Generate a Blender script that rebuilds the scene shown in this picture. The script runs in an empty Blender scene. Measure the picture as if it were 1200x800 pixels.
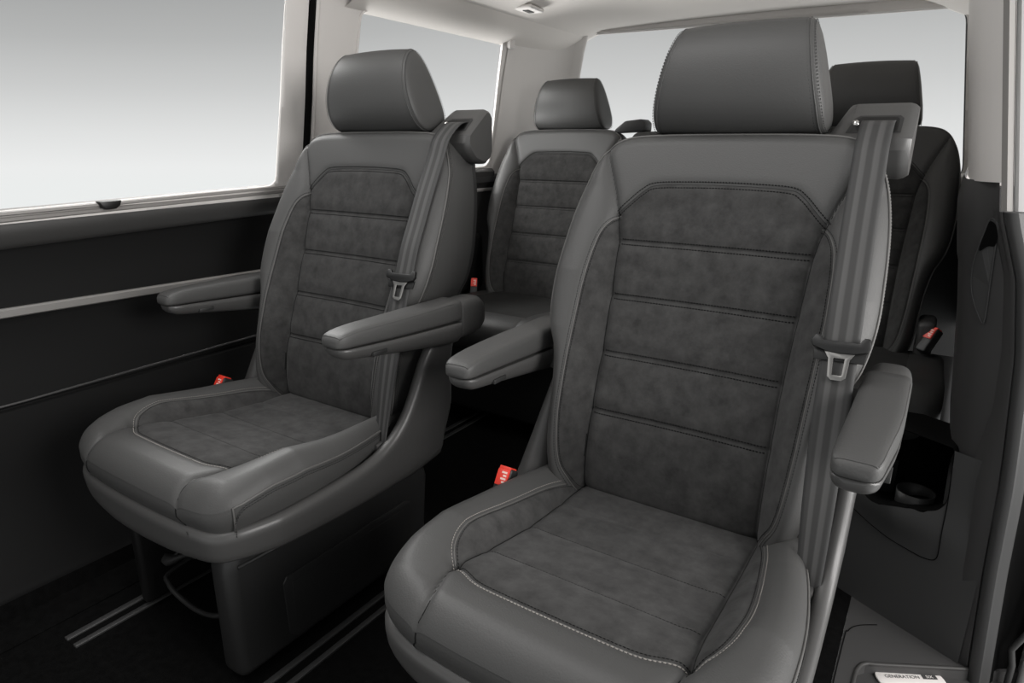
import bpy, bmesh, math, random
import numpy as np
from mathutils import Vector, Matrix
random.seed(3)
H = .85                                   # floor level below the calibration origin
COL = bpy.context.scene.collection
SC = bpy.context.scene
# ------------------------------------------------------------------ materials
def mat(name, col, rough=.5, spec=.5, metal=0., bump=0., bscale=400., mott=0., mscale=18., sheen=0., bdist=.001):
    m = bpy.data.materials.new(name); m.use_nodes = True
    nt = m.node_tree; b = nt.nodes['Principled BSDF']
    b.inputs['Base Color'].default_value = (*col, 1); b.inputs['Roughness'].default_value = rough
    b.inputs['Specular IOR Level'].default_value = spec; b.inputs['Metallic'].default_value = metal
    if sheen:
        b.inputs['Sheen Weight'].default_value = sheen; b.inputs['Sheen Roughness'].default_value = .5
    tc = nt.nodes.new('ShaderNodeTexCoord')
    if mott:
        n = nt.nodes.new('ShaderNodeTexNoise'); n.inputs['Scale'].default_value = mscale; n.inputs['Detail'].default_value = 6
        n.inputs['Roughness'].default_value = .65
        nt.links.new(tc.outputs['Object'], n.inputs['Vector'])
        r = nt.nodes.new('ShaderNodeValToRGB'); e = r.color_ramp.elements
        e[0].position = .3; e[1].position = .7
        e[0].color = (*[c * (1 - mott) for c in col], 1); e[1].color = (*[c * (1 + mott) for c in col], 1)
        nt.links.new(n.outputs['Fac'], r.inputs['Fac']); nt.links.new(r.outputs['Color'], b.inputs['Base Color'])
    if bump:
        n2 = nt.nodes.new('ShaderNodeTexNoise'); n2.inputs['Scale'].default_value = bscale; n2.inputs['Detail'].default_value = 2
        nt.links.new(tc.outputs['Object'], n2.inputs['Vector'])
        bp = nt.nodes.new('ShaderNodeBump'); bp.inputs['Strength'].default_value = bump; bp.inputs['Distance'].default_value = bdist
        nt.links.new(n2.outputs['Fac'], bp.inputs['Height']); nt.links.new(bp.outputs['Normal'], b.inputs['Normal'])
    return m
M = {
 'leather': mat('leather', (.054, .0535, .0525), .52, .36, bump=.4, bscale=420, bdist=.0008),
 'suede': mat('suede', (.040, .0395, .039), .95, .12, mott=.32, mscale=34, sheen=.05, bump=.3, bscale=900, bdist=.0006),
 'piping': mat('piping', (.085, .083, .08), .5, .4),
 'lightstitch': mat('light_stitch', (.24, .225, .21), .7, .2),
 'darkstitch': mat('dark_stitch', (.006, .006, .006), .8, .2),
 'midstitch': mat('grey_stitch', (.03, .03, .03), .8, .2),
 'shell': mat('grey_plastic', (.058, .057, .056), .39, .5, bump=.12, bscale=900, bdist=.0004),
 'shellback': mat('dark_plastic', (.02, .02, .02), .5, .4),
 'black': mat('black_plastic', (.006, .006, .006), .45, .4),
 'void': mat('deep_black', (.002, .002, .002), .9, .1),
 'pedestal': mat('pedestal_plastic', (.019, .019, .019), .40, .5, bump=.1, bscale=700, bdist=.0004),
 'chrome': mat('chrome', (.75, .74, .72), .18, .5, 1),
 'steel': mat('belt_steel', (.30, .295, .285), .28, .5, 1),
 'red': mat('red_button', (.75, .045, .025), .4, .5),
 'redmark': mat('button_mark', (.85, .62, .55), .6, .3),
 'tag': mat('tag_black', (.008, .008, .008), .7, .2),
 'tagtext': mat('tag_text', (.35, .35, .34), .7, .2),
 'light': mat('light_trim', (.63, .605, .585), .75, .25, bump=.1, bscale=600, bdist=.0004),
 'liner': mat('headliner', (.66, .63, .60), .95, .1, bump=.15, bscale=900, bdist=.0005),
 'darkwall': mat('dark_panel', (.0062, .0062, .0062), .75, .2, bump=.15, bscale=500, bdist=.0005),
 'pad': mat('grey_pad', (.040, .039, .038), .55, .4, bump=.1, bscale=500, bdist=.0005),
 'ledge': mat('window_ledge', (.22, .21, .20), .5, .4),
 'strip': mat('silver_strip', (.30, .29, .28), .38, .5, .4),
 'greytrim': mat('grey_trim', (.052, .051, .051), .5, .4, bump=.12, bscale=500, bdist=.0005),
 'archtrim': mat('arch_trim', (.052, .052, .052), .55, .4, bump=.12, bscale=500, bdist=.0005),
 'suede_shade': mat('suede_in_shade', (.020, .020, .0195), .9, .2, mott=.25, mscale=30),  # seat suede darkened: shade on the bench cushion tops put into the colour
 'leather_shade': mat('leather_in_shade', (.026, .026, .0255), .5, .4, bump=.3, bscale=420, bdist=.0006),  # seat leather darkened the same way, shade of the rear row in its colour
 'seal': mat('seal_rubber', (.045, .045, .045), .5, .4),
 'carpet': mat('carpet', (.004, .004, .004), 1, .05, bump=.6, bscale=700, bdist=.002, mott=.4, mscale=60),
 'rail': mat('rail_metal', (.07, .07, .07), .42, .5, .5),
 'white': mat('white_plate', (.80, .76, .74), .35, .5),
 'ink': mat('ink', (.06, .06, .06), .6, .3),
 'paint': mat('white_paint', (.52, .515, .51), .25, .5),
}
def belt_mat():
    m = mat('belt_webbing', (.05, .05, .05), .6, .3)
    nt = m.node_tree; b = nt.nodes['Principled BSDF']
    uv = nt.nodes.new('ShaderNodeUVMap'); sx = nt.nodes.new('ShaderNodeSeparateXYZ'); r = nt.nodes.new('ShaderNodeValToRGB')
    nt.links.new(uv.outputs['UV'], sx.inputs[0]); nt.links.new(sx.outputs['X'], r.inputs['Fac']); nt.links.new(r.outputs['Color'], b.inputs['Base Color'])
    cr = r.color_ramp; cr.elements[0].color = (.036, .036, .036, 1); cr.elements[1].position = .99; cr.elements[1].color = (.04, .04, .04, 1)
    for p, v in ((.2, .034), (.25, .068), (.36, .062), (.41, .034), (.56, .034), (.62, .068), (.74, .062), (.8, .034)):
        e = cr.elements.new(p); e.color = (v, v * .99, v * .98, 1)
    w = nt.nodes.new('ShaderNodeTexWave'); w.inputs['Scale'].default_value = 300; w.bands_direction = 'Y'
    nt.links.new(uv.outputs['UV'], w.inputs['Vector'])
    bp = nt.nodes.new('ShaderNodeBump'); bp.inputs['Strength'].default_value = .15; bp.inputs['Distance'].default_value = .0004
    nt.links.new(w.outputs['Fac'], bp.inputs['Height']); nt.links.new(bp.outputs['Normal'], b.inputs['Normal'])
    return m
M['belt'] = belt_mat()
def glass_mat():
    m = bpy.data.materials.new('window_glass'); m.use_nodes = True; nt = m.node_tree
    for n in list(nt.nodes):
        if n.type != 'OUTPUT_MATERIAL': nt.nodes.remove(n)
    o = nt.nodes['Material Output']; t = nt.nodes.new('ShaderNodeBsdfTransparent'); g = nt.nodes.new('ShaderNodeBsdfGlossy'); x = nt.nodes.new('ShaderNodeMixShader')
    t.inputs['Color'].default_value = (.99, .995, .993, 1); g.inputs['Roughness'].default_value = .02; x.inputs[0].default_value = .004
    nt.links.new(t.outputs[0], x.inputs[1]); nt.links.new(g.outputs[0], x.inputs[2]); nt.links.new(x.outputs[0], o.inputs[0])
    return m
M['glass'] = glass_mat()
# ------------------------------------------------------------------ object helpers
def tag(o, label=None, cat=None, group=None, kind=None):
    for k, v in (('label', label), ('category', cat), ('group', group), ('kind', kind)):
        if v: o[k] = v
    return o
def empty(name, loc, label, cat, group=None):
    o = bpy.data.objects.new(name, None); COL.objects.link(o); o.location = loc; o.empty_display_size = .1
    return tag(o, label, cat, group)
def link(name, me, m, parent=None, smooth=True):
    if m: me.materials.append(m if not isinstance(m, str) else M[m])
    if smooth:
        me.polygons.foreach_set('use_smooth', [True] * len(me.polygons))
    o = bpy.data.objects.new(name, me); COL.objects.link(o)
    if parent: o.parent = parent
    return o
def mk(name, V, F, m, parent=None, smooth=True, N=None, angle=None):
    me = bpy.data.meshes.new(name)
    me.from_pydata([tuple(map(float, v)) for v in V], [], [tuple(int(i) for i in f) for f in F]); me.update()
    o = link(name, me, m, parent, smooth)
    if N is not None: me.normals_split_custom_set_from_vertices([tuple(map(float, n)) for n in N])
    elif angle: sharp(me, angle)
    return o
def sharp(me, deg):
    bm = bmesh.new(); bm.from_mesh(me); c = math.radians(deg)
    for e in bm.edges:
        if len(e.link_faces) == 2: e.smooth = e.calc_face_angle(0) < c
    bm.to_mesh(me); bm.free()
def mkbm(name, bm, m, parent=None, smooth=True, angle=35):
    bmesh.ops.recalc_face_normals(bm, faces=bm.faces)
    me = bpy.data.meshes.new(name); bm.to_mesh(me); bm.free()
    o = link(name, me, m, parent, smooth)
    if smooth and angle: sharp(me, angle)
    return o
def bevel(bm, r, seg=3, ang=30, edges=None):
    bm.normal_update()
    es = edges or [e for e in bm.edges if len(e.link_faces) == 2 and e.calc_face_angle(0) > math.radians(ang)]
    bmesh.ops.bevel(bm, geom=es, offset=r, segments=seg, profile=.5, affect='EDGES', clamp_overlap=True)
def box(lo, hi, r=0, seg=3, bm=None):
    b2 = bmesh.new(); x0, y0, z0 = lo; x1, y1, z1 = hi
    v = [b2.verts.new(p) for p in ((x0,y0,z0),(x1,y0,z0),(x1,y1,z0),(x0,y1,z0),(x0,y0,z1),(x1,y0,z1),(x1,y1,z1),(x0,y1,z1))]
    for f in ((3,2,1,0),(4,5,6,7),(0,1,5,4),(1,2,6,5),(2,3,7,6),(3,0,4,7)): b2.faces.new([v[i] for i in f])
    if r: bevel(b2, r, seg)
    return merge(bm, b2)
def merge(bm, b2):
    if bm is None: return b2
    me = bpy.data.meshes.new('tmp'); b2.to_mesh(me); b2.free(); bm.from_mesh(me); bpy.data.meshes.remove(me)
    return bm
def prism(poly, axis, lo, hi, r=0, seg=3, bm=None):
    b2 = bmesh.new()
    def P(a, b, c):
        return {0: (c, a, b), 1: (a, c, b), 2: (a, b, c)}[axis]
    A = [b2.verts.new(P(a, b, lo)) for a, b in poly]; B = [b2.verts.new(P(a, b, hi)) for a, b in poly]
    b2.faces.new(A); b2.faces.new(B[::-1])
    n = len(poly)
    for i in range(n): b2.faces.new((A[i], A[(i + 1) % n], B[(i + 1) % n], B[i]))
    bmesh.ops.recalc_face_normals(b2, faces=b2.faces)
    if r: bevel(b2, r, seg)
    return merge(bm, b2)
def rings(R, cap=True, closed=True):
    """quads between successive rings of equal length"""
    n = len(R[0]); V = [p for r in R for p in r]; F = []
    for k in range(len(R) - 1):
        for i in range(n if closed else n - 1):
            j = (i + 1) % n
            F.append((k * n + i, k * n + j, (k + 1) * n + j, (k + 1) * n + i))
    if cap:
        F.append(tuple(range(n - 1, -1, -1))); F.append(tuple(range((len(R) - 1) * n, len(R) * n)))
    return V, F
def tube_vf(P, r, n=8, closed=False):
    P = [Vector(p) for p in P]; R = []; up = None
    for i, p in enumerate(P):
        a = P[i - 1] if (i or closed) else P[0]; b = P[(i + 1) % len(P)] if (i < len(P) - 1 or closed) else P[-1]
        t = (b - a).normalized()
        if up is None: up = t.orthogonal().normalized()
        up = (up - t * up.dot(t)).normalized(); s = t.cross(up)
        rr = r[i] if hasattr(r, '__len__') else r
        R.append([p + (up * math.cos(2 * math.pi * k / n) + s * math.sin(2 * math.pi * k / n)) * rr for k in range(n)])
    if closed: R.append(R[0])
    return rings(R, not closed)
def tube(name, P, r, m, parent=None, n=8, closed=False):
    V, F = tube_vf(P, r, n, closed); o = mk(name, V, F, m, parent)
    return o
def join_vf(L):
    V, F = [], []
    for v, f in L:
        k = len(V); V += list(v); F += [tuple(i + k for i in q) for q in f]
    return V, F
def sub(o, name, V, F, m, **k):
    return mk(name, V, F, m, o, **k)
def subs(o, name, L, m):
    for v, f in L: mk(name, v, f, m, o)
def lerp(a, b, t): return a + (b - a) * t
# ------------------------------------------------------------------ 2-D curve helpers
def spline(pts, n, closed=False):
    p = np.array(pts, float); N = len(p)
    seg = N if closed else N - 1; out = []
    for s in np.linspace(0, seg, n, endpoint=not closed):
        i = min(int(s), seg - 1); t = s - i
        g = lambda k: p[k % N] if closed else p[min(max(k, 0), N - 1)]
        a, b, c, d = g(i - 1), g(i), g(i + 1), g(i + 2)
        out.append(.5 * (2 * b + (c - a) * t + (2 * a - 5 * b + 4 * c - d) * t * t + (3 * b - a - 3 * c + d) * t ** 3))
    return np.array(out)
def resample(p, step, closed=False):
    p = np.array(p, float)
    if closed: p = np.vstack([p, p[:1]])
    d = np.r_[0, np.cumsum(np.linalg.norm(np.diff(p, axis=0), axis=1))]
    n = max(2, int(round(d[-1] / step)) + 1); s = np.linspace(0, d[-1], n)
    q = np.stack([np.interp(s, d, p[:, k]) for k in range(p.shape[1])], 1)
    return q[:-1] if closed else q
def dist_line(P, L, closed=False):
    L = np.array(L, float)
    if closed: L = np.vstack([L, L[:1]])
    best = np.full(len(P), 1e9)
    for a, b in zip(L[:-1], L[1:]):
        ab = b - a; t = np.clip(((P - a) @ ab) / (ab @ ab + 1e-18), 0, 1)
        q = P - a - t[:, None] * ab; best = np.minimum(best, (q * q).sum(1))
    return np.sqrt(best)
def sd_poly(P, L):
    L = np.array(L, float); d = dist_line(P, L, True); ins = np.zeros(len(P), bool)
    for a, b in zip(L, np.roll(L, -1, 0)):
        c = (a[1] > P[:, 1]) != (b[1] > P[:, 1])
        with np.errstate(divide='ignore', invalid='ignore'):
            x = (b[0] - a[0]) * (P[:, 1] - a[1]) / (b[1] - a[1]) + a[0]
        ins ^= c & (P[:, 0] < x)
    return np.where(ins, d, -d)
def grid2(a0, a1, b0, b1, st):
    na, nb = int((a1 - a0) / st) + 1, int((b1 - b0) / st) + 1
    A, B = np.meshgrid(np.linspace(a0, a1, na), np.linspace(b0, b1, nb))
    P = np.stack([A.ravel(), B.ravel()], 1)
    F = [(j * na + i, j * na + i + 1, (j + 1) * na + i + 1, (j + 1) * na + i) for j in range(nb - 1) for i in range(na - 1)]
    return P, F
def clip(P, F, f):
    """cuts the faces exactly along f = 0; returns points, faces where f > 0, faces where f < 0"""
    f = np.where(np.abs(f) < 1e-7, 1e-7, f); pos, neg, new, cut = [], [], [], {}
    s = f > 0; n0 = len(P)
    for q in F:
        k = [s[i] for i in q]
        if all(k): pos.append(q); continue
        if not any(k): neg.append(q); continue
        a, b = [], []
        for i in range(len(q)):
            u, v = q[i], q[(i + 1) % len(q)]
            (a if s[u] else b).append(u)
            if s[u] != s[v]:
                e = (min(u, v), max(u, v))
                if e not in cut:
                    t = f[e[0]] / (f[e[0]] - f[e[1]]); cut[e] = n0 + len(new); new.append(P[e[0]] + (P[e[1]] - P[e[0]]) * t)
                a.append(cut[e]); b.append(cut[e])
        if len(a) > 2: pos.append(tuple(a))
        if len(b) > 2: neg.append(tuple(b))
    return (np.vstack([P, np.array(new)]) if new else P), pos, neg
def compact(P, F):
    ids = sorted({i for q in F for i in q}); mp = {k: i for i, k in enumerate(ids)}
    return P[ids], [tuple(mp[i] for i in q) for q in F]
def region(name, P, F, S, Nf, m, parent, flip=False):
    p, f = compact(P, F)
    if flip: f = [q[::-1] for q in f]
    return mk(name, S(p), f, m, parent, N=Nf(p))
def stitches_vf(P3, N3, length=.0036, r=.0008, every=.0052, lift=.0004):
    P3 = np.array(P3); d = np.r_[0, np.cumsum(np.linalg.norm(np.diff(P3, axis=0), axis=1))]
    V, F = [], []
    for s in np.arange(every / 2, d[-1], every):
        c = np.array([np.interp(s, d, P3[:, k]) for k in range(3)]); n = np.array([np.interp(s, d, N3[:, k]) for k in range(3)])
        c2 = np.array([np.interp(s + .001, d, P3[:, k]) for k in range(3)]); t = c2 - c
        if np.linalg.norm(t) < 1e-9: continue
        t /= np.linalg.norm(t); n /= np.linalg.norm(n); w = np.cross(t, n); c = c + n * lift; k = len(V)
        for a, sc in ((-.5, .55), (-.25, 1), (.25, 1), (.5, .55)):
            for i, j in ((1, 0), (0, 1), (-1, 0), (0, -1)):
                V.append(c + t * a * length + (w * i + n * j) * r * sc)
        for q in range(3):
            for i in range(4):
                j = (i + 1) % 4; F.append((k + q * 4 + i, k + q * 4 + j, k + q * 4 + 4 + j, k + q * 4 + 4 + i))
        F.append((k + 3, k + 2, k + 1, k)); F.append((k + 12, k + 13, k + 14, k + 15))
    return V, F
def offset2(c, d):
    c = np.array(c); t = np.gradient(c, axis=0); t /= np.linalg.norm(t, axis=1)[:, None] + 1e-12
    return c + np.stack([-t[:, 1], t[:, 0]], 1) * d
def copy_tree(o, parent=None):
    c = o.copy(); COL.objects.link(c)
    if parent: c.parent = parent
    for ch in list(o.children): copy_tree(ch, c)
    return c
def text(body, size, m, parent, loc, name, rot=None, shear=0):
    cu = bpy.data.curves.new('tx', 'FONT'); cu.body = body; cu.size = size; cu.align_x = 'CENTER'; cu.align_y = 'CENTER'; cu.extrude = .0002
    t = bpy.data.objects.new('tx', cu); COL.objects.link(t); dg = bpy.context.evaluated_depsgraph_get(); dg.update()
    me = bpy.data.meshes.new_from_object(t.evaluated_get(dg)); bpy.data.objects.remove(t)
    o = link(name, me, m, parent, False); o.location = loc
    if rot: o.rotation_euler = rot
    return o
# ================================================================== BACKREST
OUTB = spline([(0,-.478),(.10,-.478),(.165,-.472),(.212,-.445),(.230,-.40),(.235,-.32),(.239,-.26),(.250,-.20),(.270,-.152),(.279,-.09),(.277,-.02),(.270,.05),(.258,.105),(.243,.142),(.222,.171),(.19,.186),(.12,.191),
               (0,.192),(-.12,.191),(-.19,.186),(-.222,.171),(-.243,.145),(-.258,.105),(-.270,.05),(-.277,-.02),(-.279,-.09),(-.270,-.152),(-.250,-.20),(-.239,-.26),(-.235,-.32),(-.230,-.40),(-.212,-.445),(-.165,-.472),(-.10,-.478)], 260, True)
_zc = np.array([-.50,-.47,-.44,-.304,-.20,-.098,0,.05,.103,.15,.171,.20]); _yc = np.array([-.118,-.128,-.133,-.108,-.078,-.041,-.002,.012,.029,.048,.057,.072])
_pf = np.polyfit(_zc, _yc, 5)
_ww = OUTB[OUTB[:, 0] > .16]; _ww = _ww[np.argsort(_ww[:, 1])]
def Wb(z): return np.interp(z, _ww[:, 1], _ww[:, 0])
def winb(z): return np.interp(z, [-.5,-.44,-.2,-.098,0,.03,.05,.08,.12,.171,.2], [.161,.162,.162,.166,.171,.177,.183,.193,.210,.234,.245])
def Bb(z): return np.interp(z, [-.48,-.43,-.3,-.15,-.05,.05,.10,.19], [.038,.046,.054,.054,.045,.022,.010,.0])
zz = np.linspace(-.49, .182, 90)
seamR = np.stack([winb(zz), zz], 1); seamL = seamR * [-1, 1]
ARC = spline([(-.183,.050),(-.165,.068),(-.140,.092),(-.118,.103),(-.06,.106),(0,.107),(.06,.106),(.118,.103),(.140,.092),(.165,.068),(.183,.050)], 80)
HST = [0., -.098, -.200, -.304]
HL = [np.stack([np.linspace(-winb(z), winb(z), 60), np.full(60, z)], 1) for z in HST]
BC = spline([(.176,.044),(.190,.037),(.201,.020),(.207,-.01),(.210,-.05),(.211,-.1),(.208,-.216),(.204,-.312),(.195,-.39),(.178,-.435),(.160,-.49)], 90)
BCl = BC * [-1, 1]
def Yf(p):
    x, z = p[:, 0], p[:, 1]; ax = np.abs(x); wi = winb(z); W = np.maximum(Wb(z), wi + .012)
    y = np.polyval(_pf, z)
    t = np.clip((ax - wi) / (W - wi), 0, 1.2)
    b = np.where(t < .65, 1 - (1 - t / .65) ** 2, 1 - .3 * np.clip((t - .65) / .35, 0, 1.4) ** 2)
    y = y - Bb(z) * b + .006 * np.clip(1 - (x / wi) ** 2, 0, 1) * np.clip((z + .48) / .2, 0, 1)
    d0 = sd_poly(p, OUTB); d = np.maximum(d0, 0); y = y - 2.5 * np.minimum(d0, 0)
    R = np.interp(z, [.10, .17], [.030, .016]); u = np.clip((R - d) / R, 0, 1) * .93
    y = y + R * (1 - np.sqrt(1 - u * u))
    ds = np.minimum(dist_line(p, seamR[::4]), dist_line(p, seamL[::4]))
    y = y + .0045 * np.exp(-(ds / .011) ** 2) + .0035 * np.exp(-(ds / .0035) ** 2)
    inside = ax < wi + .002
    dh = np.minimum.reduce([np.abs(z - h) for h in HST]); dh = np.where(inside, dh, 1)
    y = y + .0038 * np.exp(-(dh / .014) ** 2) + .0016 * np.exp(-(dh / .003) ** 2)
    da = dist_line(p, ARC[::2]); y = y + .003 * np.exp(-(da / .009) ** 2) + .0015 * np.exp(-(da / .003) ** 2)
    dc = np.minimum(dist_line(p, BC[::2]), dist_line(p, BCl[::2])); y = y + .002 * np.exp(-(dc / .008) ** 2) + .001 * np.exp(-(dc / .003) ** 2)
    return y
def Sb(p):
    p = np.atleast_2d(p); return np.stack([p[:, 0], Yf(p), p[:, 1] + H], 1)
def Nb(p):
    p = np.atleast_2d(p); e = .0012
    gx = (Yf(p + [e, 0]) - Yf(p - [e, 0])) / (2 * e); gz = (Yf(p + [0, e]) - Yf(p - [0, e])) / (2 * e)
    n = np.stack([gx, -np.ones(len(p)), gz], 1); return n / np.linalg.norm(n, axis=1)[:, None]
def ybk(z): return np.interp(z, [-.5,-.4,-.3,-.185,-.104,.017,.11,.14,.2], [.0,.035,.062,.090,.109,.135,.152,.165,.180])
def backrest(root, full=True):
    P, F = grid2(-.285, .285, -.484, .204, .0036)
    P, F, _ = clip(P, F, sd_poly(P, OUTB) + 0.0005)
    ins = np.vstack([ARC, seamR[::-1][seamR[::-1][:, 1] < .049], seamL[seamL[:, 1] < .049]])
    P, Fi, F = clip(P, F, sd_poly(P, ins))
    bolR = np.vstack([BC, seamR[seamR[:, 1] < .043]])
    P, Fbr, F = clip(P, F, sd_poly(P, bolR)); P, Fbl, F = clip(P, F, sd_poly(P, bolR * [-1, 1]))
    cov = region('backrest_cover', P, F, Sb, Nb, 'leather', root)
    inn = region('backrest_insert', P, Fi, Sb, Nb, 'suede', root); tag(inn, 'dark suede backrest centre with quilted cross seams')
    for Fq in (Fbl, Fbr):
        b = region('backrest_bolster', P, Fq, Sb, Nb, 'suede', root); tag(b, 'dark suede side bolster strip')
    # stitching in the suede (dark) and along the bolsters (light)
    L = []
    for c in HL:
        for o in (.0048, -.0048):
            q = c.copy(); q[:, 1] += o; q = q[1:-1]; L.append(stitches_vf(Sb(q), Nb(q), r=.0011))
    for o in (.0052, -.0052):
        q = offset2(ARC, o); L.append(stitches_vf(Sb(q), Nb(q), r=.0010))
    subs(inn, 'stitching', L, 'darkstitch')
    L, T, K = [], [], []
    for c, s in ((BC, 1), (BCl, -1)):
        q = offset2(c, .0040 * s); L.append(stitches_vf(Sb(q), Nb(q), r=.0007))
        q = offset2(c, -.0046 * s); K.append(stitches_vf(Sb(q), Nb(q), r=.0006))
        T.append(tube_vf(Sb(c) - Nb(c) * .0002, .0014, 6))
    subs(cov, 'stitching', L, 'midstitch'); subs(cov, 'stitching', K, 'darkstitch'); subs(cov, 'piping', T, 'piping')
    for c in (seamR[6:], seamL[6:]):
        c = c[sd_poly(c, OUTB) > .007]; sub(cov, 'seam', *tube_vf(Sb(c) - Nb(c) * .0002, .0011, 6), 'darkstitch')
    sub(inn, 'seam', *tube_vf(Sb(ARC) - Nb(ARC) * .0003, .0009, 6), 'midstitch')
    # leather side panel and hard back
    E = resample(OUTB, .008, True); t = np.roll(E, -1, 0) - np.roll(E, 1, 0); t /= np.linalg.norm(t, axis=1)[:, None]
    nrm = np.stack([t[:, 1], -t[:, 0]], 1)
    y0 = Yf(E); yb = ybk(E[:, 1]); R = []
    for k in (0, .03, .08, .2, .4, .6, .8, .92, 1):
        off = .003 * math.sin(math.pi * min(k * 1.2, 1)) - .016 * k ** 2
        q = E + nrm * (off - .001); R.append(np.stack([q[:, 0], y0 + .001 + (yb - y0) * k, q[:, 1] + H], 1))
    V, Fq = rings(R, False); side = mk('backrest_side', V, [f[::-1] for f in Fq], 'leather', root)
    ec = Sb(E); T = tube_vf(ec + np.c_[nrm[:, 0] * .0008, np.full(len(E), .0003), nrm[:, 1] * .0008], .0022, 6, True)
    sub(side, 'piping', *T, 'piping')
    keep = (E[:, 0] > .15)
    Es = E[keep]; order = np.argsort(Es[:, 1]); Es = Es[order]; ns = nrm[keep][order]
    L = []
    for dy in (.0075, .0125):
        q = Es + ns * .0018; p3 = np.stack([q[:, 0], Yf(Es) + dy, q[:, 1] + H], 1); L.append(stitches_vf(p3, np.c_[ns[:, 0], np.zeros(len(ns)), ns[:, 1]], r=.0008, every=.0055))
    subs(side, 'stitching', L, 'piping')
    B0 = R[-1]; c = B0.mean(0)
    def ring(s, dy):
        q = c + (B0 - c) * s; q[:, 1] = B0[:, 1] + dy; return q
    V, Fq = rings([B0, ring(1.0, .004), ring(.985, .018), ring(.95, .026), ring(.6, .03), ring(.2, .03)], False); n = len(B0); Fq.append(tuple(range(5 * n, 6 * n)))
    mk('backrest_shell', V, [f[::-1] for f in Fq], 'shellback', root)
    # little woven tag in the left seam
    tz = np.array([-.352, -.392])
    a = Sb(np.array([[-.162, -.350], [-.162, -.394]])); 
    p0, p1 = Vector(a[0]), Vector(a[1]); w = Vector((-.013, -.009, -.004)); bm = bmesh.new()
    off = Vector((0, -.004, 0)); th = Vector((.0, .0012, 0))
    q = [p0 + off, p1 + off, p1 + off + w, p0 + off + w]
    f0 = [bm.verts.new(v) for v in q]; f1 = [bm.verts.new(v + th) for v in q]
    bm.faces.new(f0); bm.faces.new(f1[::-1])
    for i in range(4): bm.faces.new((f0[i], f1[i], f1[(i + 1) % 4], f0[(i + 1) % 4]))
    tg = mkbm('woven_tag', bm, 'tag', cov, False); tag(tg, 'tiny black woven tag with pale letters')
    u = (p0 - p1).normalized(); ww = w.normalized(); nn = u.cross(ww).normalized(); ww = nn.cross(u)
    if nn.y > 0: nn = -nn
    up_ = u.cross(nn) * -1
    tx = text('alcantara', .0085, 'tagtext', tg, (0, 0, 0), 'lettering')
    mx = Matrix((u, nn.cross(u), nn)).transposed().to_4x4(); mx.translation = (p0 + p1) / 2 + off + w * .5 + nn * .0012
    tx.matrix_local = mx
    return cov
# ================================================================== CUSHION
OUTC = spline([(0,-.622),(.10,-.620),(.18,-.614),(.235,-.604),(.263,-.576),(.275,-.51),(.278,-.43),(.274,-.35),(.263,-.27),(.246,-.19),(.225,-.11),(.19,-.06),(.1,-.05),(0,-.05),
               (-.1,-.05),(-.19,-.06),(-.225,-.11),(-.246,-.19),(-.263,-.27),(-.274,-.35),(-.278,-.43),(-.275,-.495),(-.263,-.556),(-.235,-.592),(-.18,-.612),(-.10,-.620)], 240, True)
_wc = OUTC[(OUTC[:, 0] > .12)]; _wc = _wc[np.argsort(_wc[:, 1])]
_yq = np.array([-.63,-.58,-.545,-.51,-.433,-.317,-.2,-.136,-.04]); _zq = np.array([-.408,-.403,-.4035,-.409,-.426,-.441,-.452,-.458,-.464])
_pz = np.polyfit(_yq, _zq, 4)
CR = spline([(.1755,-.506),(.186,-.497),(.197,-.482),(.207,-.456),(.212,-.42),(.212,-.38),(.208,-.33),(.201,-.27),(.192,-.21),(.178,-.15),(.165,-.10),(.15,-.06)], 90)
CF = spline([(-.1755,-.506),(-.168,-.509),(-.150,-.517),(-.117,-.530),(-.06,-.534),(0,-.535),(.06,-.534),(.117,-.530),(.150,-.517),(.168,-.509),(.1755,-.506)], 80)
CSx = np.stack([np.interp(np.linspace(-.506, -.05, 80), [-.506,-.433,-.3,-.05], [.1755,.170,.167,.166]), np.linspace(-.506, -.05, 80)], 1)
LSR = spline([(.1755,-.506),(.174,-.525),(.168,-.548),(.160,-.572),(.156,-.595),(.160,-.614),(.17,-.63)], 40)
CY = [-.436, -.317, -.205]
CL = [np.stack([np.linspace(-.168, .168, 60), y - .004 * np.cos(np.linspace(-1.5, 1.5, 60))], 1) for y in CY]
def Wc(y): return np.interp(y, _wc[:, 1], _wc[:, 0])
def Bc(y): return np.interp(y, [-.62,-.56,-.50,-.43,-.34,-.24,-.1,-.05], [0,.006,.022,.038,.040,.046,.046,.04])
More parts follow.
